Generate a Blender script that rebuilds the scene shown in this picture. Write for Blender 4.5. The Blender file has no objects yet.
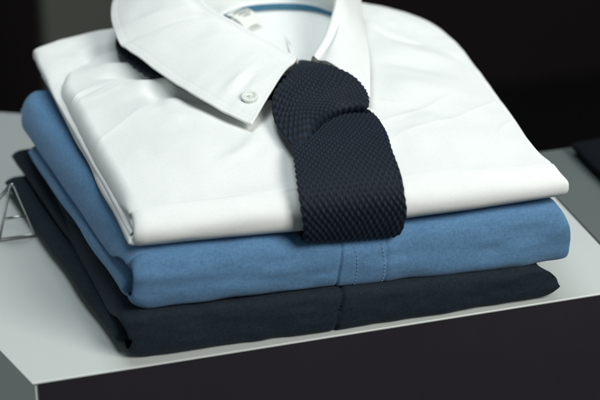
import bpy, math
import numpy as np
from math import radians, pi, sin, cos

# ------------------------------------------------------------------ basics
scn = bpy.context.scene
col = scn.collection
world = bpy.data.worlds.new("World"); scn.world = world; world.use_nodes = True
bg = world.node_tree.nodes['Background']
bg.inputs[0].default_value = (0.55, 0.68, 0.70, 1); bg.inputs[1].default_value = 0.11
scn.view_settings.view_transform = 'Standard'
scn.view_settings.look = 'None'
scn.view_settings.exposure = 0
scn.view_settings.gamma = 1

def smooth(e0, e1, x):
    t = np.clip((x - e0) / (e1 - e0), 0, 1); return t * t * (3 - 2 * t)

_rng = np.random.RandomState(7)
_lat = _rng.rand(256, 256) * 2 - 1
def noise(x, y, seed=0):
    """smooth value noise in [-1,1]"""
    x = np.asarray(x, float) + seed * 17.3; y = np.asarray(y, float) + seed * 9.7
    xi = np.floor(x).astype(int); yi = np.floor(y).astype(int)
    fx = x - xi; fy = y - yi
    fx = fx * fx * fx * (fx * (fx * 6 - 15) + 10); fy = fy * fy * fy * (fy * (fy * 6 - 15) + 10)
    g = lambda a, b: _lat[a % 256, b % 256]
    return ((g(xi, yi) * (1 - fx) + g(xi + 1, yi) * fx) * (1 - fy) +
            (g(xi, yi + 1) * (1 - fx) + g(xi + 1, yi + 1) * fx) * fy)
def fbm(x, y, seed=0, n=3):
    s = 0; a = 1
    for i in range(n):
        s = s + a * noise(x * 2 ** i, y * 2 ** i, seed + i); a *= .5
    return s

def poly_dist(x, y, pts):
    """distance to a polyline, position along it (0..1) and signed side"""
    best = np.full(np.shape(x), 1e9); pos = np.zeros(np.shape(x)); side = np.zeros(np.shape(x))
    pts = cr(pts, np.linspace(0, 1, 13)) if len(pts) > 2 else np.array(pts, float); n = len(pts) - 1
    for i in range(n):
        a = pts[i]; d = pts[i + 1] - a; L = d @ d
        t = np.clip(((x - a[0]) * d[0] + (y - a[1]) * d[1]) / L, 0, 1)
        px = x - a[0] - t * d[0]; py = y - a[1] - t * d[1]
        q = np.hypot(px, py); m = q < best
        best = np.where(m, q, best); pos = np.where(m, (i + t) / n, pos)
        side = np.where(m, np.sign(d[0] * py - d[1] * px), side)
    return best, pos, side
def ridge(x, y, pts, w, amp):
    d, p, s = poly_dist(x, y, pts)
    return amp * np.exp(-(d / w) ** 2) * smooth(0, .45, p) * smooth(1, .6, p)
def step(x, y, pts, w, amp, fall):
    """a soft ledge: high on the left side of the line and falling away"""
    d, p, s = poly_dist(x, y, pts)
    sd = d * s
    return amp * smooth(-w, w, sd) * np.exp(-np.maximum(sd, 0) / fall) * np.clip(np.sin(pi * p) * 1.8, 0, 1)
def bump(x, y, cx, cy, rx, ry, amp, rot=0):
    c, s = cos(rot), sin(rot)
    dx = (x - cx) * c + (y - cy) * s; dy = -(x - cx) * s + (y - cy) * c
    return amp * np.exp(-(dx / rx) ** 2 - (dy / ry) ** 2)

def cr(pts, t):
    """Catmull-Rom through pts at parameters t in [0,1]; shape (len(t),dim)"""
    P = np.array(pts, float); n = len(P)
    P = np.vstack([2 * P[0] - P[1], P, 2 * P[-1] - P[-2]])
    u = np.clip(np.asarray(t, float), 0, 1) * (n - 1)
    i = np.minimum(u.astype(int), n - 2); f = (u - i)[:, None]
    a, b, c, d = P[i], P[i + 1], P[i + 2], P[i + 3]
    return .5 * (2 * b + (c - a) * f + (2 * a - 5 * b + 4 * c - d) * f ** 2 + (3 * b - a - 3 * c + d) * f ** 3)

def grid_mesh(name, V, mat, parent=None, closed_u=False, solid=0, uv=None, flat=False, off=-1):
    """V: (nu,nv,3) array of points -> ONE mesh object"""
    nu, nv = V.shape[:2]
    idx = np.arange(nu * nv).reshape(nu, nv)
    a = idx if closed_u else idx[:-1]
    b = np.roll(idx, -1, 0) if closed_u else idx[1:]
    F = np.stack([a[:, :-1], b[:, :-1], b[:, 1:], a[:, 1:]], -1).reshape(-1, 4)
    me = bpy.data.meshes.new(name)
    me.vertices.add(nu * nv); me.vertices.foreach_set('co', V.reshape(-1).astype(np.float32))
    me.loops.add(F.size); me.loops.foreach_set('vertex_index', F.reshape(-1).astype(np.int32))
    me.polygons.add(len(F)); me.polygons.foreach_set('loop_start', (np.arange(len(F)) * 4).astype(np.int32))
    me.polygons.foreach_set('use_smooth', np.full(len(F), not flat))
    me.update(calc_edges=True)
    if uv is not None:
        lay = me.uv_layers.new(name='UVMap')
        lay.data.foreach_set('uv', uv.reshape(-1, 2)[F.reshape(-1)].reshape(-1).astype(np.float32))
    me.validate()
    me.materials.append(mat)
    o = bpy.data.objects.new(name, me); col.objects.link(o)
    if parent: o.parent = parent
    if solid:
        m = o.modifiers.new('Thickness', 'SOLIDIFY'); m.thickness = solid; m.offset = off
    return o

def raw_mesh(name, verts, faces, mat, parent=None, bevel=0, smooth_=False):
    me = bpy.data.meshes.new(name); me.from_pydata([tuple(v) for v in verts], [], faces); me.update()
    for p in me.polygons: p.use_smooth = smooth_
    me.materials.append(mat)
    o = bpy.data.objects.new(name, me); col.objects.link(o)
    if parent: o.parent = parent
    if bevel:
        m = o.modifiers.new('Bevel', 'BEVEL'); m.width = bevel; m.segments = 3
    return o
def prism(name, plan, z0, z1, mat, parent=None, bevel=0):
    n = len(plan)
    v = [(x, y, z0) for x, y in plan] + [(x, y, z1) for x, y in plan]
    f = [tuple(range(n))[::-1], tuple(range(n, 2 * n))] + [(i, (i + 1) % n, n + (i + 1) % n, n + i) for i in range(n)]
    return raw_mesh(name, v, f, mat, parent, bevel)
def tube(paths, r, name, mat, parent=None, seg=12):
    V = []; F = []
    for pts in paths:
        P = np.array(pts, float); n = len(P); base = len(V)
        T = np.gradient(P, axis=0); T /= np.linalg.norm(T, axis=1)[:, None]
        up = np.array([0.31, 0.57, 0.76])
        for i in range(n):
            a = np.cross(T[i], up); a /= np.linalg.norm(a); b = np.cross(T[i], a)
            for k in range(seg):
                q = 2 * pi * k / seg; V.append(P[i] + r * (cos(q) * a + sin(q) * b))
        for i in range(n - 1):
            for k in range(seg):
                F.append((base + i * seg + k, base + i * seg + (k + 1) % seg, base + (i + 1) * seg + (k + 1) % seg, base + (i + 1) * seg + k))
        F.append(tuple(base + k for k in range(seg))[::-1]); F.append(tuple(base + (n - 1) * seg + k for k in range(seg)))
    return raw_mesh(name, V, F, mat, parent, smooth_=True)
def thing(name, label, cat, loc=(0, 0, 0)):
    o = bpy.data.objects.new(name, None); col.objects.link(o); o.location = loc
    o.empty_display_size = .02
    o['label'] = label; o['category'] = cat
    return o

# ------------------------------------------------------------------ materials
def mat_new(name):
    m = bpy.data.materials.new(name); m.use_nodes = True
    nt = m.node_tree; b = nt.nodes['Principled BSDF']
    return m, nt, b
def N(nt, t, **kw):
    n = nt.nodes.new(t)
    for k, v in kw.items(): setattr(n, k, v)
    return n
def tex_noise(nt, scale, detail=2, rough=.5, vec=None, stretch=None):
    tc = N(nt, 'ShaderNodeTexCoord'); mp = N(nt, 'ShaderNodeMapping')
    nt.links.new(tc.outputs['Object'], mp.inputs[0])
    if stretch: mp.inputs['Scale'].default_value = stretch
    n = N(nt, 'ShaderNodeTexNoise'); n.inputs['Scale'].default_value = scale
    n.inputs['Detail'].default_value = detail; n.inputs['Roughness'].default_value = rough
    nt.links.new(mp.outputs[0], n.inputs['Vector']); return n
def fabric(name, c1, c2, rough=.85, sheen=.2, thread=1500, bump_=.25, mott=.5, sheen_tint=(1, 1, 1, 1), coarse=60, spec=.2):
    """woven cotton: warp and weft threads of slightly different tone and a fine bump"""
    m, nt, b = mat_new(name)
    wx = tex_noise(nt, thread, 1, .5, stretch=(1, .3, .35))
    wy = tex_noise(nt, thread, 1, .5, stretch=(.3, 1, 1))
    add = N(nt, 'ShaderNodeMath', operation='ADD'); nt.links.new(wx.outputs[0], add.inputs[0]); nt.links.new(wy.outputs[0], add.inputs[1])
    big = tex_noise(nt, coarse, 3, .6)
    mix = N(nt, 'ShaderNodeMath', operation='MULTIPLY_ADD'); nt.links.new(big.outputs[0], mix.inputs[0]); mix.inputs[1].default_value = .35
    nt.links.new(add.outputs[0], mix.inputs[2])
    rp = N(nt, 'ShaderNodeMapRange'); rp.inputs[1].default_value = .75 - .0; rp.inputs[2].default_value = 1.6
    nt.links.new(mix.outputs[0], rp.inputs[0])
    cm = N(nt, 'ShaderNodeMixRGB'); cm.inputs[1].default_value = (*c1, 1); cm.inputs[2].default_value = (*c2, 1)
    nt.links.new(rp.outputs[0], cm.inputs[0]); nt.links.new(cm.outputs[0], b.inputs['Base Color'])
    b.inputs['Roughness'].default_value = rough
    b.inputs['Specular IOR Level'].default_value = spec
    b.inputs['Sheen Weight'].default_value = sheen; b.inputs['Sheen Roughness'].default_value = .5
    b.inputs['Sheen Tint'].default_value = sheen_tint
    bp = N(nt, 'ShaderNodeBump'); bp.inputs['Strength'].default_value = bump_; bp.inputs['Distance'].default_value = .0002
    nt.links.new(add.outputs[0], bp.inputs['Height']); nt.links.new(bp.outputs[0], b.inputs['Normal'])
    return m
def paint(name, c, rough=.5, var=.06, metal=0, scale=30, bump_=0.05, coat=0):
    m, nt, b = mat_new(name)
    n = tex_noise(nt, scale, 5, .6)
    cm = N(nt, 'ShaderNodeMixRGB'); cm.inputs[1].default_value = (*[x * (1 - var) for x in c], 1); cm.inputs[2].default_value = (*[min(1, x * (1 + var)) for x in c], 1)
    nt.links.new(n.outputs[0], cm.inputs[0]); nt.links.new(cm.outputs[0], b.inputs['Base Color'])
    r = N(nt, 'ShaderNodeMapRange'); r.inputs[3].default_value = rough - .06; r.inputs[4].default_value = rough + .06
    nt.links.new(n.outputs[0], r.inputs[0]); nt.links.new(r.outputs[0], b.inputs['Roughness'])
    b.inputs['Metallic'].default_value = metal; b.inputs['Coat Weight'].default_value = coat
    f = tex_noise(nt, 900, 2); bp = N(nt, 'ShaderNodeBump'); bp.inputs['Strength'].default_value = bump_; bp.inputs['Distance'].default_value = .0002
    nt.links.new(f.outputs[0], bp.inputs['Height']); nt.links.new(bp.outputs[0], b.inputs['Normal'])
    return m

M_white = fabric('white_cotton', (.80, .83, .815), (.87, .89, .875), thread=1900, bump_=.25, sheen=0, rough=.95, spec=.1)
M_blue = fabric('blue_oxford', (.088, .210, .375), (.148, .305, .515), thread=1250, bump_=.35, sheen=.15)
M_dark = fabric('dark_navy_cotton', (.009, .016, .024), (.021, .033, .045), thread=1500, bump_=.3, sheen=.04, sheen_tint=(.5, .6, .75, 1))
M_tape = fabric('blue_tape', (.035, .13, .21), (.07, .19, .28), thread=1500, bump_=.3, sheen=.05)
M_label = fabric('woven_label', (.74, .76, .71), (.82, .84, .78), thread=2500, bump_=.2, sheen=.05)
M_ink = paint('label_ink', (.06, .07, .08), .7)
M_hole = paint('button_hole', (.30, .30, .27), .7)
M_wthread = paint('white_thread', (.78, .82, .79), .7)
M_bthread = paint('pale_blue_thread', (.22, .36, .54), .7)
M_button = paint('shell_button', (.74, .78, .73), .35, var=.08, scale=250, coat=.3)
M_table = paint('pale_grey_lacquer', (.60, .64, .62), .33, var=.03, scale=9)
M_edge = paint('white_edge', (.74, .80, .77), .45, var=.04)
M_panel = paint('black_panel', (.027, .023, .032), .45, var=.15, scale=14)
M_ledge = paint('grey_lacquer', (.13, .155, .15), .4, var=.04, scale=9)
M_steel = paint('steel_wire', (.50, .52, .50), .32, metal=1)
M_wall = paint('dark_wall', (.015, .009, .009), .8, var=.3, scale=2)
M_olive = paint('olive_grey_board', (.11, .115, .098), .7, var=.12, scale=3)
M_floor = paint('dark_floor', (.008, .007, .008), .6, var=.2, scale=3)
M_clump = fabric('black_cloth', (.006, .008, .011), (.010, .012, .016), thread=1200, bump_=.3, sheen=0, spec=.05)

# knitted silk
def knit_mat():
    m, nt, b = mat_new('navy_knit')
    uvn = N(nt, 'ShaderNodeUVMap')
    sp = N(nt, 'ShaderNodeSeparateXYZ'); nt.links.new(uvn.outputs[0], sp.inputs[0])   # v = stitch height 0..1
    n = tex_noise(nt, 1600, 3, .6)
    cr_ = N(nt, 'ShaderNodeMixRGB'); cr_.inputs[1].default_value = (.0014, .0028, .0060, 1); cr_.inputs[2].default_value = (.014, .029, .049, 1)  # shade between stitches painted in: pits near black, bumps lighter navy
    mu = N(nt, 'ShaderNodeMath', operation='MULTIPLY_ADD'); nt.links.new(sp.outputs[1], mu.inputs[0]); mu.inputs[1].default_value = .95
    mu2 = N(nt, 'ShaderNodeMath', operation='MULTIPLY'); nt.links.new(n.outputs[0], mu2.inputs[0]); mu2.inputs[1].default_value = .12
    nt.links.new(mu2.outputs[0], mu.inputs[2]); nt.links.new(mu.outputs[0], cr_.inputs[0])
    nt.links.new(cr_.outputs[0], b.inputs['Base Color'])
    b.inputs['Roughness'].default_value = .58; b.inputs['Specular IOR Level'].default_value = .22
    b.inputs['Sheen Weight'].default_value = .04; b.inputs['Sheen Tint'].default_value = (.5, .65, 1, 1)
    f = tex_noise(nt, 2600, 2, .6); bp = N(nt, 'ShaderNodeBump'); bp.inputs['Strength'].default_value = .5; bp.inputs['Distance'].default_value = .0003
    nt.links.new(f.outputs[0], bp.inputs['Height']); nt.links.new(bp.outputs[0], b.inputs['Normal'])
    return m
M_knit = knit_mat()

# ------------------------------------------------------------------ cloth sheets
def prof_fun(zb, zt, rf, D, n_top, n_front, n_bot, pexp=2.3):
    """parameters along bottom -> front roll -> top"""
    tb = np.linspace(1, 0, n_bot, endpoint=False); tf = np.linspace(-pi / 2, pi / 2, n_front, endpoint=False); tt = np.linspace(0, 1, n_top)
    return tb, tf, tt

def wrap_sheet(name, mat, parent, yf, D, xl, xr, zb, zt, rf, rl, rr, disp=None, top=None, w_open=.45, flare=.0,
               nx=260, n_top=200, n_front=60, solid=.0009, pexp=2.4, front_disp=None, xr_front=None, r_open=.12):
    """a folded shirt front: one sheet that comes from below, rolls up over the front edge and runs back over the top.
    yf(x) front line, D(x) back line, xl(y,s)/xr(y,s) side lines, zb(x)/zt(x) bottom and top height at the front"""
    n_bot = 30
    u = np.linspace(0, 1, nx)
    # denser near both sides
    u = .5 - .5 * np.cos(pi * u) * (1 - .25 * np.sin(pi * u) ** 2) ; u = (u - u[0]) / (u[-1] - u[0])
    tb = np.linspace(.35, 0, n_bot, endpoint=False)
    tf = np.linspace(-pi / 2, pi / 2, n_front, endpoint=False)
    tt = np.linspace(0, 1, n_top) ** 1.15
    rows = len(tb) + len(tf) + len(tt)
    # s: -1 bottom, 0 mid front, 1 top
    s = np.concatenate([np.full(n_bot, -1.), np.sin(tf), np.full(n_top, 1.)])
    yy = np.concatenate([tb, np.full(n_front, 0.), tt])
    cosf = np.concatenate([np.zeros(n_bot), np.abs(np.cos(tf)) ** (2 / pexp), np.zeros(n_top)])
    sinf = np.concatenate([np.full(n_bot, -1.), np.sign(np.sin(tf)) * np.abs(np.sin(tf)) ** (2 / pexp), np.full(n_top, 1.)])
    S = np.repeat(s[:, None], nx, 1); U = np.repeat(u[None], rows, 0)
    Yt = np.repeat(yy[:, None], nx, 1); CF = np.repeat(cosf[:, None], nx, 1); SF = np.repeat(sinf[:, None], nx, 1)
    # first guess of x from straight sides
    y0 = rf + Yt * (.24 - rf)
    XL = xl(y0, S); XR = xr(y0, S)
    wl = XR - XL
    # side curl angles
    X = XL + U * wl
    dl = np.clip((X - XL) / rl, 0, 1); dr = np.clip((XR - X) / rr, 0, 1)
    kl = 1 - np.sqrt(np.clip(1 - (1 - dl) ** 2, 0, 1)); kr = 1 - np.sqrt(np.clip(1 - (1 - dr) ** 2, 0, 1))
    front_w = smooth(.0, .13, np.where(S > .99, Yt, 0))
    W = w_open + (1 - w_open) * front_w
    k = np.clip(kl * W + kr * (r_open + (1 - r_open) * front_w), 0, 1)
    YF = yf(X); DD = D(X)
    Y = YF + rf * (1 - CF) + Yt * (DD - YF - rf)
    zbx = zb(X); ztx = zt(X)
    zc = (zbx + ztx) / 2; h = (ztx - zbx) / 2
    Zt = zc + h * SF
    if top is not None:
        Zt = Zt + np.where(S > .99, 1, np.clip((SF + 1) / 2, 0, 1) ** 3) * top(X, Y)
    Z = Zt * (1 - k) + (zc + .0) * k
    Yc = YF + rf
    Y = np.where(S < .99, Y * (1 - .6 * k) + Yc * .6 * k, Y)
    # back edge closes downwards too
    kb = smooth(.93, 1.0, Yt) * (S > .99)
    Z = Z + kb * (zc - h * .6 - Z) * (1 - kl * W)
    V = np.stack([X, Y, Z], -1)
    nrm_y = -CF * (1 - .0); nrm_z = SF * (1 - np.abs(CF)) ** .5
    if disp is not None:
        d = disp(X, Y, Z, S)
        V[..., 1] += d * nrm_y * np.where(S > .99, 0, 1); V[..., 2] += d * np.where(S > .99, 1, nrm_z)
    o = grid_mesh(name, V, mat, parent, solid=solid, off=1)
    return o, V

def pillow(name, mat, parent, plan, z0, z1, r, disp=None, nx=110, ny=130, r_back=None, sag=0):
    """a closed, flat folded layer: plan = four edge curves via FL,FR,BR,BL, z0/z1 per corner (FL,FR,BR,BL)"""
    th = np.linspace(0, 1, nx); tv = np.linspace(0, 1, ny)
    e = lambda t: .5 - .5 * np.cos(pi * t)
    U, Vv = np.meshgrid(.5 * th + .5 * e(th), .5 * tv + .5 * e(tv), indexing='ij')
    plan = np.array(plan, float)
    def bil(a): return (a[0] * (1 - U) * (1 - Vv) + a[1] * U * (1 - Vv) + a[2] * U * Vv + a[3] * (1 - U) * Vv)
    X = bil(plan[:, 0]); Y = bil(plan[:, 1]); Z0 = bil(np.array(z0)); Z1 = bil(np.array(z1))
    wx = np.hypot(*(plan[1] - plan[0])); wy = np.hypot(*(plan[3] - plan[0]))
    f = lambda d, q: np.sqrt(np.clip(1 - (1 - np.clip(d / q, 0, 1)) ** 2, 0, 1))
    rb = r_back or r
    F_ = f(U * wx, r) * f((1 - U) * wx, r) * f(Vv * wy, r) * f((1 - Vv) * wy, rb)
    zc = (Z0 + Z1) / 2; h = (Z1 - Z0) / 2
    # outline gets a slight wobble
    X = X + .0006 * noise(Y * 30, U * 2, 3) ; Y = Y + .001 * noise(X * 25, Vv * 2, 5)
    Zt = zc + h * F_; Zb = zc - h * F_
    if disp is not None: Zt = Zt + disp(X, Y) * F_
    T = np.stack([X, Y, Zt], -1); B = np.stack([X, Y, Zb], -1)
    # one grid: top then bottom mirrored, joined along u=0 ; welded by a tiny merge
    G = np.concatenate([B[::-1], T[1:]], 0)
    o = grid_mesh(name, G, mat, parent)
    m = o.modifiers.new('Weld', 'WELD'); m.merge_threshold = .00005
    return o, G

def lin(xs, vs): return lambda x: np.interp(x, xs, vs)

# ================================================================== the dark shirt
def cloth_side(xf, xb, bow=0.0, yb=.235):
    return lambda y, s: xf + (xb - xf) * np.clip(y / yb, -.05, 1.1) + bow * np.sin(pi * np.clip(y / yb, 0, 1))

black = thing('folded_shirt', 'nearly black navy folded shirt lying on the grey table, lowest of the stack', 'shirt', (.12, .11, 0))
def at_root(o, root):
    o.location = (-root.location[0], -root.location[1], -root.location[2])
yfB = lin([0, .12, .255], [-.0030, -.0052, -.0070])
def bdisp(X, Y, Z, S):
    return .0011 * fbm(X * 22, Z * 60 + Y * 14, 11) + .0005 * noise(X * 90, Z * 80 + Y * 30, 14) \
        - .0024 * np.exp(-((X - .1215 - .002 * np.sin((Z - .015) * 120)) / .0008) ** 2) * (Y < .03)
def xlB(y, s): return np.where(s > .99, -.001 + (-.0215 + .001) * np.clip(y / .235, 0, 1) + .008 * smooth(.20, .24, y) ** 2, .0015 + .002 * (s < 0) - .003 * np.abs(s))
def xrB(y, s): return np.where(s > .99, .2435, np.interp(s, [-1, -.2, .6, 1], [.2490, .2562, .2490, .2435]))
o, VB = wrap_sheet('body', M_dark, black, yfB, lambda x: .236 + 0 * x, xlB, xrB,
               lin([0, .12, .255], [.0006, .0006, .0006]), lin([0, .12, .255], [.0295, .0268, .0238]), .007, .011, .006, pexp=3.0,
               disp=bdisp, w_open=.40, solid=.0011)
at_root(o, black)
# folded sides: sleeves and back panels doubled underneath
def lay(name, mat, root, plan, z0, z1, r, seed=1, amp=.0006):
    o, _ = pillow(name, mat, root, plan, z0, z1, r, disp=lambda x, y: amp * fbm(x * 40, y * 22, seed))
    at_root(o, root); return o
lay('sleeve_fold', M_dark, black, [(-.0035, .011), (.236, .010), (.232, .226), (-.0378, .217)], [.002, .002, .002, .002], [.0135, .013, .013, .0135], .007, 2)
lay('side_fold', M_dark, black, [(.0025, .0155), (.234, .012), (.232, .232), (-.0300, .2345)], [.0115] * 4, [.0225, .022, .022, .0235], .007, 4)

# ================================================================== the blue shirt
blue = thing('folded_shirt', 'mid blue oxford folded shirt, middle of the stack between white and dark shirts', 'shirt', (.12, .11, .032))
zb_u = lin([0, .06, .12, .20, .26], [.0298, .0282, .0264, .0248, .0220])
zt_u = lin([0, .06, .12, .20, .26], [.0668, .0632, .0600, .0618, .0640])
yfU = lin([0, .26], [-.0020, -.0060])
def udisp(X, Y, Z, S):
    fr = np.exp(-(Y / .03) ** 2)
    d = .0012 * fbm(X * 18, Z * 50 + Y * 12, 21) + .0006 * noise(X * 60, Z * 90 + Y * 30, 24)
    # placket edge, and drag lines from the left corner
    px = .1225 + .0012 * np.sin((Z - .045) * 90)
    d = d + .0008 * smooth(-.0006, .0006, X - px) * smooth(.165, .150, X) - .0007 * np.exp(-((X - px + .0006) / .0008) ** 2)
    d = d - .0005 * np.exp(-((X - .1487) / .0009) ** 2)
    d = d + .0006 * np.exp(-((Y - .182 - .35 * (X + .012)) / .0009) ** 2) * (X < .03)
    d = d + .0012 * np.exp(-((Z - .052 + .08 * (X - .02)) / .0045) ** 2) * smooth(.14, .01, X) * fr
    return d
def xlU(y, s): return np.where(s > .99, .0045 + (-.0270 - .0045) * np.clip(y / .235, 0, 1) + .006 * smooth(.20, .24, y) ** 2, .0055 + .001 * s - .001 * s * s)
def xrU(y, s): return np.where(s > .99, .2530 - .004 * np.clip(y / .2, 0, 1), np.interp(s, [-1, -.8, -.1, .6, 1], [.2540, .2605, .2605, .2560, .2525]))
o, VU = wrap_sheet('body', M_blue, blue, yfU, lambda x: .237 + 0 * x, xlU, xrU, zb_u, zt_u, .010, .012, .006, pexp=2.8,
               disp=udisp, w_open=.45, solid=.0010, nx=420, n_front=90)
at_root(o, blue)
lay('sleeve_fold', M_blue, blue, [(.0015, .0095), (.240, .012), (.234, .205), (-.0235, .1985)], [.0320, .027, .027, .030], [.048, .042, .043, .0440], .007, 5)
lay('side_fold', M_blue, blue, [(.0065, .013), (.240, .012), (.236, .225), (-.0190, .2200)], [.0455, .040, .040, .041], [.0585, .052, .054, .0585], .008, 7)
lay('cuff', M_blue, blue, [(.242, .004), (.2565, .0035), (.256, .055), (.242, .06)], [.0235, .0225, .027, .028], [.034, .031, .038, .040], .004, 9)
# placket stitches: short pale dashes that follow the front roll
def dashes(xc, V, per, ln, r, name, mat, root, zlo, zhi, nrows=None, wob=0):
    i = int(np.argmin(np.abs(V[V.shape[0] // 3, :, 0] - xc)))
    pts = V[:, i]
    m = (pts[:, 1] < .02) & (pts[:, 2] > zlo) & (pts[:, 2] < zhi)
    p = pts[m]; d = np.r_[0, np.cumsum(np.linalg.norm(np.diff(p, axis=0), axis=1))]
    paths = []; t = 0
    while t + ln < d[-1]:
        q = np.linspace(t, t + ln, 4)
        P = np.stack([np.interp(q, d, p[:, k]) for k in range(3)], -1)
        c = np.array([0, .015, (zlo + zhi) / 2]); nr = P[:, 1:] - c[1:]; nr /= np.linalg.norm(nr, axis=1)[:, None]
        P[:, 1:] += nr * np.array([0, .00025, .00025, 0])[:, None]
        paths.append(P); t += per
    o = tube(paths, r, name, mat, root, seg=6); at_root(o, root); return o
for xc in (.1283, .1440):
    dashes(xc, VU, .0026, .0017, .00022, 'stitching', M_bthread, blue, zb_u(xc) + .002, zt_u(xc) - .001)

# ================================================================== the white shirt
white = thing('dress_shirt', 'white button-down dress shirt folded on top of the stack with a raised collar', 'shirt', (.12, .11, .068))
zb_w = lin([0, .06, .12, .20, .26], [.0658, .0640, .0615, .0632, .0652])
zt_w = lin([0, .06, .12, .20, .26], [.0865, .0855, .0855, .0850, .0835])
yfW = lin([0, .26], [.001, -.008])
def wtop(X, Y):
    z = .006 * smooth(.0, .09, Y) * smooth(-.01, .06, X) * smooth(.275, .20, X)
    z = z - .0060 * smooth(.15, .25, Y) * smooth(.10, -.02, X)
    z = z - .004 * smooth(.17, .24, Y) * smooth(.20, .26, X)
    # folds running out from under the collar on the left
    z = z + ridge(X, Y, [(.010, .205), (.030, .198), (.052, .182), (.068, .158)], .0055, .0036)
    z = z - ridge(X, Y, [(.018, .188), (.040, .180), (.058, .160)], .0040, .0032)
    z = z + ridge(X, Y, [(.032, .170), (.052, .158), (.074, .138)], .0055, .0030)
    z = z - ridge(X, Y, [(.040, .152), (.062, .140), (.082, .120)], .0050, .0034)
    z = z + ridge(X, Y, [(.020, .145), (.045, .115), (.080, .090)], .012, .0022)
    z = z + ridge(X, Y, [(.030, .100), (.060, .060), (.095, .035)], .014, .0012)
    z = z - ridge(X, Y, [(.020, .070), (.060, .035), (.100, .020)], .009, .0008)
    z = z + ridge(X, Y, [(.052, .178), (.060, .150), (.064, .125)], .0040, .0026) - ridge(X, Y, [(.048, .165), (.050, .145), (.048, .120)], .0045, .0022)
    z = z + ridge(X, Y, [(.100, .085), (.085, .060), (.060, .045)], .0050, .0014)
    # shoulder seam on the left and soft puckers beside it
    z = z + ridge(X, Y, [(-.004, .153), (.002, .162), (.014, .172), (.032, .186)], .0007, .0007)
    z = z - ridge(X, Y, [(-.002, .150), (.006, .160), (.018, .169), (.036, .181)], .0016, .0004)
    # right of the tie: broad folds falling from the shoulder
    z = z + ridge(X, Y, [(.200, .195), (.222, .165), (.250, .150)], .010, .0026)
    z = z - ridge(X, Y, [(.190, .160), (.215, .145), (.245, .120)], .008, .0020)
    z = z + ridge(X, Y, [(.180, .120), (.205, .115), (.240, .085)], .013, .0016)
    z = z - ridge(X, Y, [(.172, .085), (.200, .085), (.235, .055)], .009, .0016)
    z = z + ridge(X, Y, [(.168, .050), (.200, .052), (.240, .025)], .013, .0012)
    z = z - ridge(X, Y, [(.205, .215), (.222, .190), (.238, .178)], .0026, .0024)
    z = z + .0009 * fbm(X * 18, Y * 18, 31, 3) + .00035 * noise(X * 70, Y * 55, 37)
    u = X * .80 + Y * .60; v = -X * .60 + Y * .80
    q1 = 1 - np.abs(noise(u * 11 + .5 * noise(X * 22, Y * 22, 3), v * 42 + .8 * noise(X * 14, Y * 14, 9), 101))
    q2 = 1 - np.abs(noise((X * .9 - Y * .4) * 9 + .4 * noise(X * 20, Y * 20, 6), (X * .4 + Y * .9) * 38 + .7 * noise(X * 16, Y * 16, 12), 104))
    z = z + .00055 * q1 ** 3 * smooth(-.1, .5, noise(X * 14, Y * 14, 110)) + .00045 * q2 ** 3 * smooth(-.1, .5, noise(X * 13, Y * 13, 117))
    return z
def wdisp(X, Y, Z, S):
    return np.where(S > .99, 0, 1) * (.0007 * fbm(X * 16, Z * 50, 41) + .0003 * noise(X * 60, Z * 60, 44))
def xlW(y, s): return np.where(s > .99, .0095 + (-.002 - .0095) * np.clip(y / .215, 0, 1) - .0015 * np.sin(pi * np.clip(y / .215, 0, 1)) + .008 * smooth(.195, .24, y) ** 2, .0075 + .002 * s)
def xrW(y, s):
    top = np.interp(y, [0, .03, .11, .16, .19, .23], [.2525, .2515, .2535, .2555, .2490, .2300])
    return np.where(s > .99, top, .2560 - .0035 * smooth(.3, 1, s) - .001 * smooth(-.3, -1, s))
def DW(x): return .214 + .022 * smooth(-.004, .035, x) - .030 * smooth(.195, .26, x)
o, VW = wrap_sheet('body', M_white, white, yfW, DW, xlW, xrW, zb_w, zt_w, .019, .0075, .004,
               disp=wdisp, pexp=2.15, top=wtop, w_open=.35, solid=.0009, nx=460, n_top=380, n_front=60)
at_root(o, white)
wl = lambda x, y: .0007 * fbm(x * 30, y * 25, 51)
def slay(name, plan, z0, z1, r, seed=1, amp=.0006): return lay(name, M_white, white, plan, z0, z1, r, seed, amp)
slay('sleeve_fold', [(.0050, .0040), (.250, .006), (.256, .158), (-.0065, .2350)], [.0690, .066, .066, .0690], [.0750, .072, .073, .0760], .004, 13)
slay('side_fold', [(.0085, .0065), (.250, .006), (.254, .155), (-.0010, .2000)], [.0755, .071, .072, .0765], [.0808, .077, .079, .0825], .004, 15)

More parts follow.
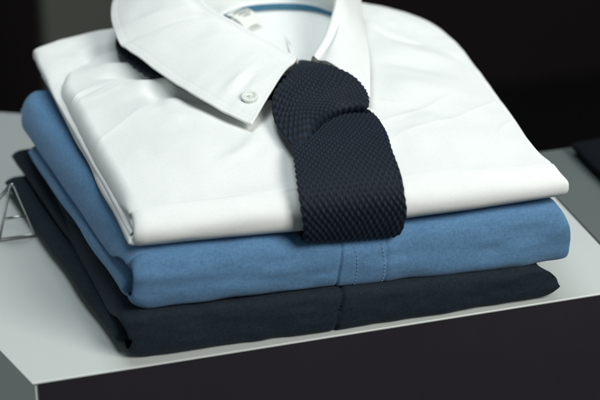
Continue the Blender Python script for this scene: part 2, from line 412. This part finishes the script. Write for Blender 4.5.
# back panel and yoke: the lower layer that shows past the folded front at both shoulders
def back_panel():
    nu, nv = 420, 150
    out = [(.0065, .0070), (.0035, .060), (.0000, .110), (-.0040, .165), (-.0072, .210), (-.0088, .2395), (-.004, .2480), (.044, .2620), (.100, .272), (.150, .275), (.195, .270), (.2165, .2590), (.239, .2420), (.2530, .2210), (.2600, .190), (.2610, .160), (.2590, .100), (.2560, .04)]
    inn = [(.040, .020), (.040, .060), (.040, .110), (.040, .160), (.040, .200), (.035, .212), (.040, .22), (.060, .225), (.100, .23), (.150, .235), (.19, .232), (.205, .22), (.215, .205), (.222, .19), (.225, .175), (.225, .150), (.22, .10), (.22, .05)]
    t = np.linspace(0, 1, nu)
    O = cr(out, t); I = cr(inn, t)
    w = np.linspace(-1, 1, nv)                      # -1 bottom inner, 0 rim, +1 top inner
    a = np.abs(w)[None, :, None]
    a2 = a ** 1.6
    P = O[:, None] * (1 - a2) + I[:, None] * a2
    f = np.sqrt(np.clip(1 - (1 - np.clip(np.abs(w) / .45, 0, 1)) ** 2, 0, 1))
    ztop = np.interp(t, [0, .2, .28, .4, .6, .75, .88, 1], [.0775, .0800, .0870, .0900, .0900, .0880, .0835, .078]); zbot = np.interp(t, [0, .28, .5, .8, 1], [.0705, .076, .076, .073, .068])
    zc = (ztop + zbot) / 2; h = (ztop - zbot) / 2
    Z = zc[:, None] + np.sign(w)[None] * f[None] * h[:, None]
    Z = Z - .007 * (w > 0)[None] * smooth(.72, 1, np.abs(w))[None]
    Z = Z + (w > 0)[None] * f[None] * (.0009 * fbm(P[..., 0] * 30, P[..., 1] * 40, 61)
            + ridge(P[..., 0], P[..., 1], [(.214, .250), (.232, .225), (.250, .190)], .006, .0016))
    V = np.concatenate([P, Z[..., None]], -1)
    o = grid_mesh('back_panel', V, M_white, white); at_root(o, white)
back_panel()

# ---------------- collar
Bp = [(.1400, .1455, .0960), (.119, .163, .094), (.106, .190, .094), (.110, .235, .095), (.128, .2535, .0955), (.151, .2545, .0955), (.176, .2455, .095), (.192, .222, .094), (.182, .190, .094), (.163, .166, .094), (.149, .149, .0935)]
Fp = [(.1372, .1376, .1075), (.1262, .1560, .1115), (.1105, .1740, .1180), (.0925, .2020, .1270), (.104, .252, .139), (.145, .282, .143), (.184, .262, .138), (.1850, .215, .129), (.1755, .181, .1235), (.1620, .1570, .1135), (.1475, .1375, .1075)]
Ep = [(.0925, .0765, .0975), (.0700, .1140, .1010), (.0490, .1680, .1030), (.0380, .2070, .1080), (.0525, .262, .115), (.114, .318, .118), (.200, .302, .115), (.2050, .232, .1105), (.1965, .192, .1045), (.1860, .1450, .1012), (.1690, .0900, .0985)]
NT, NW = 520, 190
tt_ = np.linspace(0, 1, NT)
Bc, Fc, Ec = cr(Bp, tt_), cr(Fp, tt_), cr(Ep, tt_)
def collar_rows(w, B, F, E):
    """w in 0..1: 0 base seam, .3 fold, 1 leaf edge"""
    out = E - F; out = out / np.linalg.norm(out, axis=1)[:, None]
    hor = out.copy(); hor[:, 2] = 0; hor /= np.linalg.norm(hor, axis=1)[:, None]
    up = np.array([0, 0, 1.])
    seq = [B, B * .45 + F * .55 - hor * .001, F - hor * .0022 - up * .0035, F - hor * .0012 - up * .0006, F + up * .0006 + hor * .0010,
           F + hor * .0050 - up * .0006, F * .78 + E * .22 + up * .0030 + hor * .001, F * .52 + E * .48 + up * .0042, F * .26 + E * .74 + up * .0030, E]
    kn = np.array([0, .16, .26, .30, .335, .38, .52, .68, .84, 1.0])
    seq = np.array(seq)                               # (10,NT,3)
    # catmull-rom in knot index space
    idx = np.interp(w, kn, np.arange(10))
    i = np.minimum(idx.astype(int), 8); f = (idx - i)[:, None, None]
    Pm = np.concatenate([2 * seq[:1] - seq[1:2], seq, 2 * seq[-1:] - seq[-2:-1]])
    a, b, c, d = Pm[i], Pm[i + 1], Pm[i + 2], Pm[i + 3]
    return .5 * (2 * b + (c - a) * f + (2 * a - 5 * b + 4 * c - d) * f ** 2 + (3 * b - a - 3 * c + d) * f ** 3)
wv = np.concatenate([np.linspace(0, .24, 30, endpoint=False), np.linspace(.24, .40, 50, endpoint=False), np.linspace(.40, 1, NW - 80)])
CV = collar_rows(wv, Bc, Fc, Ec).transpose(1, 0, 2)                # (NT,NW,3)
# surface detail: soft dents, edge stitching groove
Tg, Wg = np.meshgrid(tt_, wv, indexing='ij')
leaf = smooth(.36, .5, Wg)
det = leaf * (.0008 * fbm(Tg * 15, Wg * 3, 71, 2) + .00015 * noise(Tg * 70, Wg * 9, 74))
det += -.0016 * leaf * np.exp(-((Tg - .262 - .03 * (Wg - .7)) / .010) ** 2) + .0012 * leaf * np.exp(-((Tg - .288 - .03 * (Wg - .7)) / .012) ** 2)
det += -.0010 * leaf * np.exp(-((Tg - .055) / .010) ** 2 - ((Wg - .76) / .10) ** 2) + .0010 * leaf * np.exp(-((Tg - .072) / .010) ** 2 - ((Wg - .80) / .12) ** 2)
dE = (1 - Wg) * .058 / .7
seam_d = np.minimum(dE, np.minimum(Tg, 1 - Tg) * .62)
det += -.00013 * np.exp(-((seam_d - .0040) / .0005) ** 2) * leaf + .00003 * smooth(.0045, .002, seam_d) * leaf
CV[..., 2] += det
collar = grid_mesh('collar', CV, M_white, white, solid=.0013); at_root(collar, white)
def leaf_pt(t, w):
    i = int(round(t * (NT - 1))); j = int(np.argmin(np.abs(wv - w)))
    p = CV[i, j]; a = CV[min(i + 3, NT - 1), j] - CV[max(i - 3, 0), j]; b = CV[i, min(j + 3, NW - 1)] - CV[i, max(j - 3, 0)]
    n = np.cross(a, b); n /= np.linalg.norm(n)
    if n[2] < 0: n = -n
    return p, n, a / np.linalg.norm(a)

# button on the collar tip: dished disc, raised rim, four holes, thread cross
def make_button():
    p, n, a = leaf_pt(.0285, .852)
    b = np.cross(n, a)
    root = np.array(white.location)
    prof = [(0.0, .0014), (.0020, .0014), (.0028, .0016), (.0034, .0023), (.0042, .0026), (.0049, .0021), (.0052, .0012), (.0048, .0003), (.0, .0002)]
    seg = 48; V = []; F = []
    for r, h in prof:
        for k in range(seg):
            q = 2 * pi * k / seg; V.append(p + a * r * cos(q) + b * r * sin(q) + n * h * .8)
    for i in range(len(prof) - 1):
        for k in range(seg): F.append((i * seg + k, i * seg + (k + 1) % seg, (i + 1) * seg + (k + 1) % seg, (i + 1) * seg + k))
    bt = raw_mesh('button', V, F, M_button, white, smooth_=True); at_root(bt, white)
    holes = []
    paths = []
    for sx in (-1, 1):
        for sy in (-1, 1):
            c = p + a * sx * .00095 + b * sy * .00095
            paths.append([c + n * .0008, c + n * .00120])
    hh = tube(paths, .00042, 'thread_hole', M_hole, bt, seg=10)
    th = tube([[p - a * .0010 - b * .0010 + n * .0012, p + n * .0018, p + a * .0010 + b * .0010 + n * .0012],
               [p - a * .0010 + b * .0010 + n * .0012, p + n * .0019, p + a * .0010 - b * .0010 + n * .0012]], .00022, 'thread', M_wthread, bt, seg=8)
make_button()

# blue tape on the neck seam, inside the collar
def ribbon_on(pts, width_vec, name, mat, parent, n=120, th=.0008, nw=8):
    C_ = cr(pts, np.linspace(0, 1, n)); Wv = cr(width_vec, np.linspace(0, 1, n))
    k = np.linspace(-.5, .5, nw)
    V = C_[:, None] + Wv[:, None] * k[None, :, None]
    o = grid_mesh(name, V, mat, parent, solid=th); return o
tape = ribbon_on([(.1080, .2300, .0975), (.1290, .2430, .0980), (.151, .2440, .0980), (.173, .2370, .0975), (.1870, .2210, .0965)],
                 [(.002, .002, .0034)] + [(0, .002, .0040)] * 3 + [(-.002, .001, .0034)], 'neck_tape', M_tape, white)
at_root(tape, white)
# yoke lining: the floor of the neck opening
rw = np.linspace(0, 1, 60); cen_ = np.array([.148, .205, .0925])
Bo = Bc + (Bc - cen_) * np.array([.04, .04, 0]); Bo = np.concatenate([Bo, Bo[:8]])
LN = Bo[:, None] * (1 - rw)[None, :, None] + cen_ * rw[None, :, None]
LN[..., 2] += .0008 - .0016 * np.sin(pi * rw)[None] + .0006 * fbm(LN[..., 0] * 40, LN[..., 1] * 40, 91)
lining = grid_mesh('yoke_lining', LN, M_white, white, solid=.0006); at_root(lining, white)
# woven size label sewn under the tape
lb0 = np.array([[.1165, .2350, .0995], [.1310, .2415, .1000]]); lb1 = np.array([[.1250, .2150, .0965], [.1385, .2240, .0960]])
nl = 30
s_, q_ = np.meshgrid(np.linspace(0, 1, nl), np.linspace(0, 1, nl), indexing='ij')
top_ = lb0[0] * (1 - s_)[..., None] + lb0[1] * s_[..., None]; bot_ = lb1[0] * (1 - s_)[..., None] + lb1[1] * s_[..., None]
LV = top_ * (1 - q_)[..., None] + bot_ * q_[..., None]; LV[..., 2] += .0028 * np.sin(pi * q_) + .0012 * np.sin(pi * s_)
label = grid_mesh('label', LV, M_label, white, solid=.0005, off=1); at_root(label, white)
def on_label(s, q, lift=.0007):
    i, j = s * (nl - 1), q * (nl - 1); i0, j0 = int(min(i, nl - 2)), int(min(j, nl - 2)); fi, fj = i - i0, j - j0
    p = LV[i0, j0] * (1 - fi) * (1 - fj) + LV[i0 + 1, j0] * fi * (1 - fj) + LV[i0, j0 + 1] * (1 - fi) * fj + LV[i0 + 1, j0 + 1] * fi * fj
    return p + np.array([0, -.2, 1]) * lift
V = []; F = []
rngL = np.random.RandomState(3)
for row, (q0, q1, s0, s1) in enumerate([(.22, .32, .12, .80), (.44, .50, .20, .86), (.60, .64, .30, .70)]):
    s = s0
    while s < s1:
        w = .03 + .03 * rngL.rand(); e = min(s + w, s1)
        b_ = len(V); V += [on_label(s, q1), on_label(e, q1), on_label(e, q0), on_label(s, q0)]; F.append((b_, b_ + 1, b_ + 2, b_ + 3)); s = e + .012
pr = raw_mesh('lettering', V, F, M_ink, label)

# ================================================================== the knitted tie
tie = thing('knit_tie', 'dark navy knitted tie with a chunky stitch hanging over the front of the white shirt', 'tie', (.13, .06, .09))
def knit_ribbon(name, L, R, dome, th, parent, na=210, nb=640, pa=.0034, pb=.0028, amp=.0009, sag=None, peak=0, endfade=0):
    tb = np.linspace(0, 1, nb)
    Lc, Rc = cr(L, tb), cr(R, tb)
    cen = (Lc + Rc) / 2
    ln = np.r_[0, np.cumsum(np.linalg.norm(np.diff(cen, axis=0), axis=1))]
    wid = np.linalg.norm(Rc - Lc, axis=1).mean()
    T = np.gradient(cen, axis=0); T /= np.linalg.norm(T, axis=1)[:, None]
    X = Rc - Lc; Xn = X / np.linalg.norm(X, axis=1)[:, None]
    Nn = np.cross(T, Xn); Nn /= np.linalg.norm(Nn, axis=1)[:, None]
    dm = np.interp(tb, np.linspace(0, 1, len(dome)), dome)
    # around: top side a:-1..1 then bottom back
    nt_, nbm = na, 36
    e = np.linspace(-1, 1, nt_); e = .5 * e + .5 * np.sin(e * pi / 2)
    g = np.linspace(1, -1, nbm + 2)[1:-1]
    a = np.concatenate([e, g]); topf = np.concatenate([np.ones(nt_), -np.ones(nbm)])
    cap = np.sqrt(np.clip(1 - np.clip((np.abs(a) - .90) / .10, 0, 1) ** 2, 0, 1))
    A, Bn = np.meshgrid(a, ln, indexing='ij')
    capg = cap[:, None]; sg = topf[:, None]
    row = np.floor(Bn / pb)
    ph = (A * wid / 2) / pa + .5 * np.mod(row, 2)
    fb = Bn / pb - row
    # every stitch is a slanted bean
    sl = .16 * (fb - .5)
    ca = np.abs(np.mod(ph + sl, 1) - .5) * 2; cb = np.abs(fb - .5) * 2
    wa = (.11 - .11 * smooth(.7, .9, np.abs(A))) * fbm(A * wid / .012, Bn / .010, 6, 2); wb = .20 * fbm(A * wid / .014, Bn / .012, 8, 2)
    eg = .5 + .5 * np.cos(2 * pi * (A * (round(wid / pa) / 2) / .95 + .04 * np.sin(Bn / pb * .35) + wa)) * np.cos(pi * (Bn / pb + wb))      # moss stitch: bumps and pits in a chequer
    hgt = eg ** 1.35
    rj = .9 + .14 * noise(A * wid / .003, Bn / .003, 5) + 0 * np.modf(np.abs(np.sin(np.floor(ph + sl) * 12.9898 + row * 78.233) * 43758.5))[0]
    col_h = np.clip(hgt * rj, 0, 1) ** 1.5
    hgt = hgt * rj * (1 - endfade * smooth(.80, .95, Bn / ln[-1]))
    Ap = np.where(A < peak, (A - peak) / (1 + peak), (A - peak) / (1 - peak))
    base = dm[None] * (1 - np.abs(Ap) ** 1.6) * np.where(sg > 0, 1, .8) + sg * th / 2 * capg
    sc = 1 + .006 * np.cos(2 * pi * Bn / (2 * pb)) * smooth(.8, 1, np.abs(A)) * np.sign(A)   # knit selvedge ripple
    P = cen[None] + (A * sc)[..., None] * (X / 2)[None] + (base + hgt * amp * np.where(sg > 0, 1, .35))[..., None] * Nn[None]
    # sideways swelling at the selvedge
    P = P + (np.sign(A) * smooth(.88, 1, np.abs(A)) * hgt * amp * .55)[..., None] * Xn[None]
    if sag is not None: P = P + sag(P, A, Bn / ln[-1])
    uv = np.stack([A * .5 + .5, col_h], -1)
    # close the ends
    P[:, 0] = P[:, 0].mean(0) * .5 + P[:, 0] * .5; P[:, -1] = P[:, -1].mean(0) * .3 + P[:, -1] * .7
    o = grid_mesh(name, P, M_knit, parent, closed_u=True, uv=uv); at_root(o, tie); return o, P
blade, PBl = knit_ribbon('front_blade',
    [(.1210, .090, .0930), (.1120, .068, .0938), (.1075, .045, .0962), (.1030, .022, .0960), (.0990, .003, .0930), (.0980, -.0065, .0860), (.0990, -.0085, .0750), (.1000, -.0060, .0650), (.1010, .002, .0625), (.1020, .020, .0625), (.1030, .040, .0625)],
    [(.1610, .092, .0940), (.1655, .072, .0955), (.1640, .046, .0970), (.1600, .024, .0970), (.1580, .002, .0925), (.1572, -.0070, .0850), (.1580, -.0090, .0740), (.1555, -.0066, .0610), (.1530, .002, .0600), (.1520, .020, .0605), (.1510, .040, .0605)],
    [.0006, .0008, .0012, .0012, .0010, .0006, .0003, .0002, 0, 0, 0], .0030, tie)
def knot_sag(P, A, t):
    d = np.zeros_like(P); d[..., 1] += .020 * (1 - (A - .1) ** 2) * smooth(.55, 1, t) * 1.0
    d[..., 2] += -.004 * smooth(.45, 1, -A) * smooth(.4, 1, t)
    return d
knot, PKn = knit_ribbon('knot_fold',
    [(.1415, .1540, .0950), (.1385, .1400, .0995), (.1265, .1210, .1030), (.1120, .1000, .1025), (.1060, .0770, .1000), (.1065, .0560, .0995), (.1095, .0410, .0995), (.1115, .0370, .0985), (.1130, .0450, .0960)],
    [(.1510, .1530, .0950), (.1500, .1380, .1005), (.1540, .1200, .1065), (.1605, .1000, .1090), (.1640, .0870, .1062), (.1640, .0770, .1038), (.1625, .0705, .1008), (.1600, .0715, .0985), (.1610, .0780, .0970)],
    [.0015, .0024, .0030, .0032, .0028, .0020, .0012, .0006, .000], .0030, tie, sag=knot_sag, peak=-.42, endfade=.75)
# the part of the tie that runs round the neck, seen under the left collar leaf
nb_, _ = knit_ribbon('neck_band',
    [(.1180, .1150, .0935), (.0850, .130, .0935), (.0570, .1560, .0945), (.0440, .185, .0950), (.0400, .218, .0955), (.060, .262, .0955), (.100, .29, .096)],
    [(.1350, .1420, .0935), (.1030, .150, .0940), (.0850, .1730, .0940), (.0740, .195, .0940), (.0700, .222, .095), (.080, .25, .0955), (.115, .27, .096)],
    [.001] * 7, .0045, tie, na=110, nb=420)

# ================================================================== wire stand
wire = thing('wire_stand', 'small bent steel wire display stand leaning beside the dark shirt', 'stand', (-.040, .152, 0))
def wp(pts, n=40): return cr(pts, np.linspace(0, 1, n))
def rounded(pts, r=.004, n=6):
    P = [np.array(p, float) for p in pts]; out = [P[0]]
    for i in range(1, len(P) - 1):
        a = P[i - 1] - P[i]; b = P[i + 1] - P[i]; a /= np.linalg.norm(a); b /= np.linalg.norm(b)
        p0, p1 = P[i] + a * r, P[i] + b * r
        for k in range(n + 1):
            t = k / n; out.append(p0 * (1 - t) ** 2 + 2 * P[i] * t * (1 - t) + p1 * t * t)
    out.append(P[-1]); return out
zw = .0011
o = tube([rounded([(-.0500, .1535, zw), (-.0402, .1535, .0385), (-.0385, .1535, .0385), (-.0275, .1540, zw), (-.0500, .1535, zw)], .0022)], .0009, 'frame', M_steel, wire); at_root(o, wire)
o = tube([[(-.0462, .1535, .0150), (-.0385, .1537, .0153), (-.0319, .1539, .0155)]], .0009, 'crossbar', M_steel, wire); at_root(o, wire)
o = tube([rounded([(-.0396, .1540, .0385), (-.0520, .1650, .0180), (-.0580, .1720, zw)], .004)], .0011, 'rear_leg', M_steel, wire); at_root(o, wire)

# ================================================================== display table
table = thing('display_table', 'pale grey lacquered display table with a black front panel carrying the folded shirts', 'table', (.12, .15, -.30))
TP = [(-.0540, -.0075), (.60, -.0050), (.60, .0440), (.3060, .0460), (.3015, .185), (.2500, .215), (-.0250, .3395), (-.30, .334), (-.16, .275), (-.0665, .0310)]
o = prism('table_top', TP, -.0016, 0, M_table, table, bevel=.0007); at_root(o, table)
CP = [(-.0525, -.0060), (.60, -.0035), (.60, .0425), (.3045, .0445), (.3000, .184), (.2490, .2135), (-.0250, .3375), (-.29, .332), (-.158, .275), (-.0650, .0310)]
o = prism('cabinet', CP, -.30, -.0017, M_edge, table, bevel=.0004); at_root(o, table)
o = prism('front_panel', [(-.0505, -.0070), (.60, -.0045), (.60, -.0036), (-.0505, -.0061)], -.29, -.0020, M_panel, table); at_root(o, table)

# grey shelf right of it, a little darker, and a black cloth bundle on it
lg = thing('side_plinth', 'low grey plinth standing against the far right side of the display table', 'plinth', (.40, .12, -.30))
o = prism('top_board', [(.3075, .0475), (.62, .0455), (.62, .178), (.3030, .1765)], -.006, -.0005, M_ledge, lg, bevel=.0006); at_root(o, lg)
o = prism('pedestal', [(.3095, .0495), (.61, .0475), (.61, .185), (.3050, .1845)], -.30, -.0061, M_ledge, lg); at_root(o, lg)
cl, _ = pillow('cloth_bundle', M_clump, None, [(.3400, .088), (.52, .070), (.52, .170), (.3380, .1680)], [.0] * 4, [.013, .025, .022, .012], .012,
            disp=lambda x, y: .002 * fbm(x * 25, y * 25, 81))
cl['label'] = 'blurred black cloth bundle lying on the plinth at the far right'; cl['category'] = 'cloth'

# ================================================================== the room behind
def struct(o): o['kind'] = 'structure'; return o
struct(raw_mesh('floor', [(-3, -1.5, -.95), (4, -1.5, -.95), (4, 3, -.95), (-3, 3, -.95)], [(0, 1, 2, 3)], M_floor))
struct(raw_mesh('wall', [(-3, 2.2, -.95), (4, 2.2, -.95), (4, 2.2, 2), (-3, 2.2, 2)], [(0, 1, 2, 3)], M_wall))
pb_ = prism('background_board', [(.122, 1.20), (.36, 1.27), (.355, 1.29), (.117, 1.22)], -.95, .6, M_olive, bevel=.004)
pb_['label'] = 'blurred olive grey board standing upright behind the table at upper left'; pb_['category'] = 'board'

# ================================================================== light
def area(name, loc, target, size, power, color=(1, 1, 1), size_y=None):
    l = bpy.data.lights.new(name, 'AREA'); l.energy = power; l.color = color
    l.shape = 'RECTANGLE'; l.size = size; l.size_y = size_y or size
    o = bpy.data.objects.new(name, l); col.objects.link(o); o.location = loc
    from mathutils import Vector
    d = Vector(target) - Vector(loc); o.rotation_euler = d.to_track_quat('-Z', 'Y').to_euler()
    return o
area('window_light', (.72, -.88, 1.02), (.13, .1, .05), .62, 17.8, (1, .985, .95), .55)
area('ceiling_light', (.06, .42, 1.35), (.1, .15, .05), .6, 9.5, (.91, .98, 1.0))

area('left_fill', (-1.3, -.25, .12), (-.05, .05, -.05), .8, 2.0, (.93, .98, 1.0))  # added fill from low left, brightens the cabinet's side face

# ================================================================== camera
cam = bpy.data.cameras.new('camera'); co = bpy.data.objects.new('camera', cam); col.objects.link(co)
co.location = (-.1381, -.8291, .5519)
co.rotation_euler = (radians(90 - 28.35), 0, radians(-16.0))
cam.sensor_width = 36; cam.lens = 108; cam.clip_end = 50; cam.clip_start = .01
cam.dof.use_dof = True; cam.dof.focus_distance = 1.035; cam.dof.aperture_fstop = 6.3
scn.camera = co
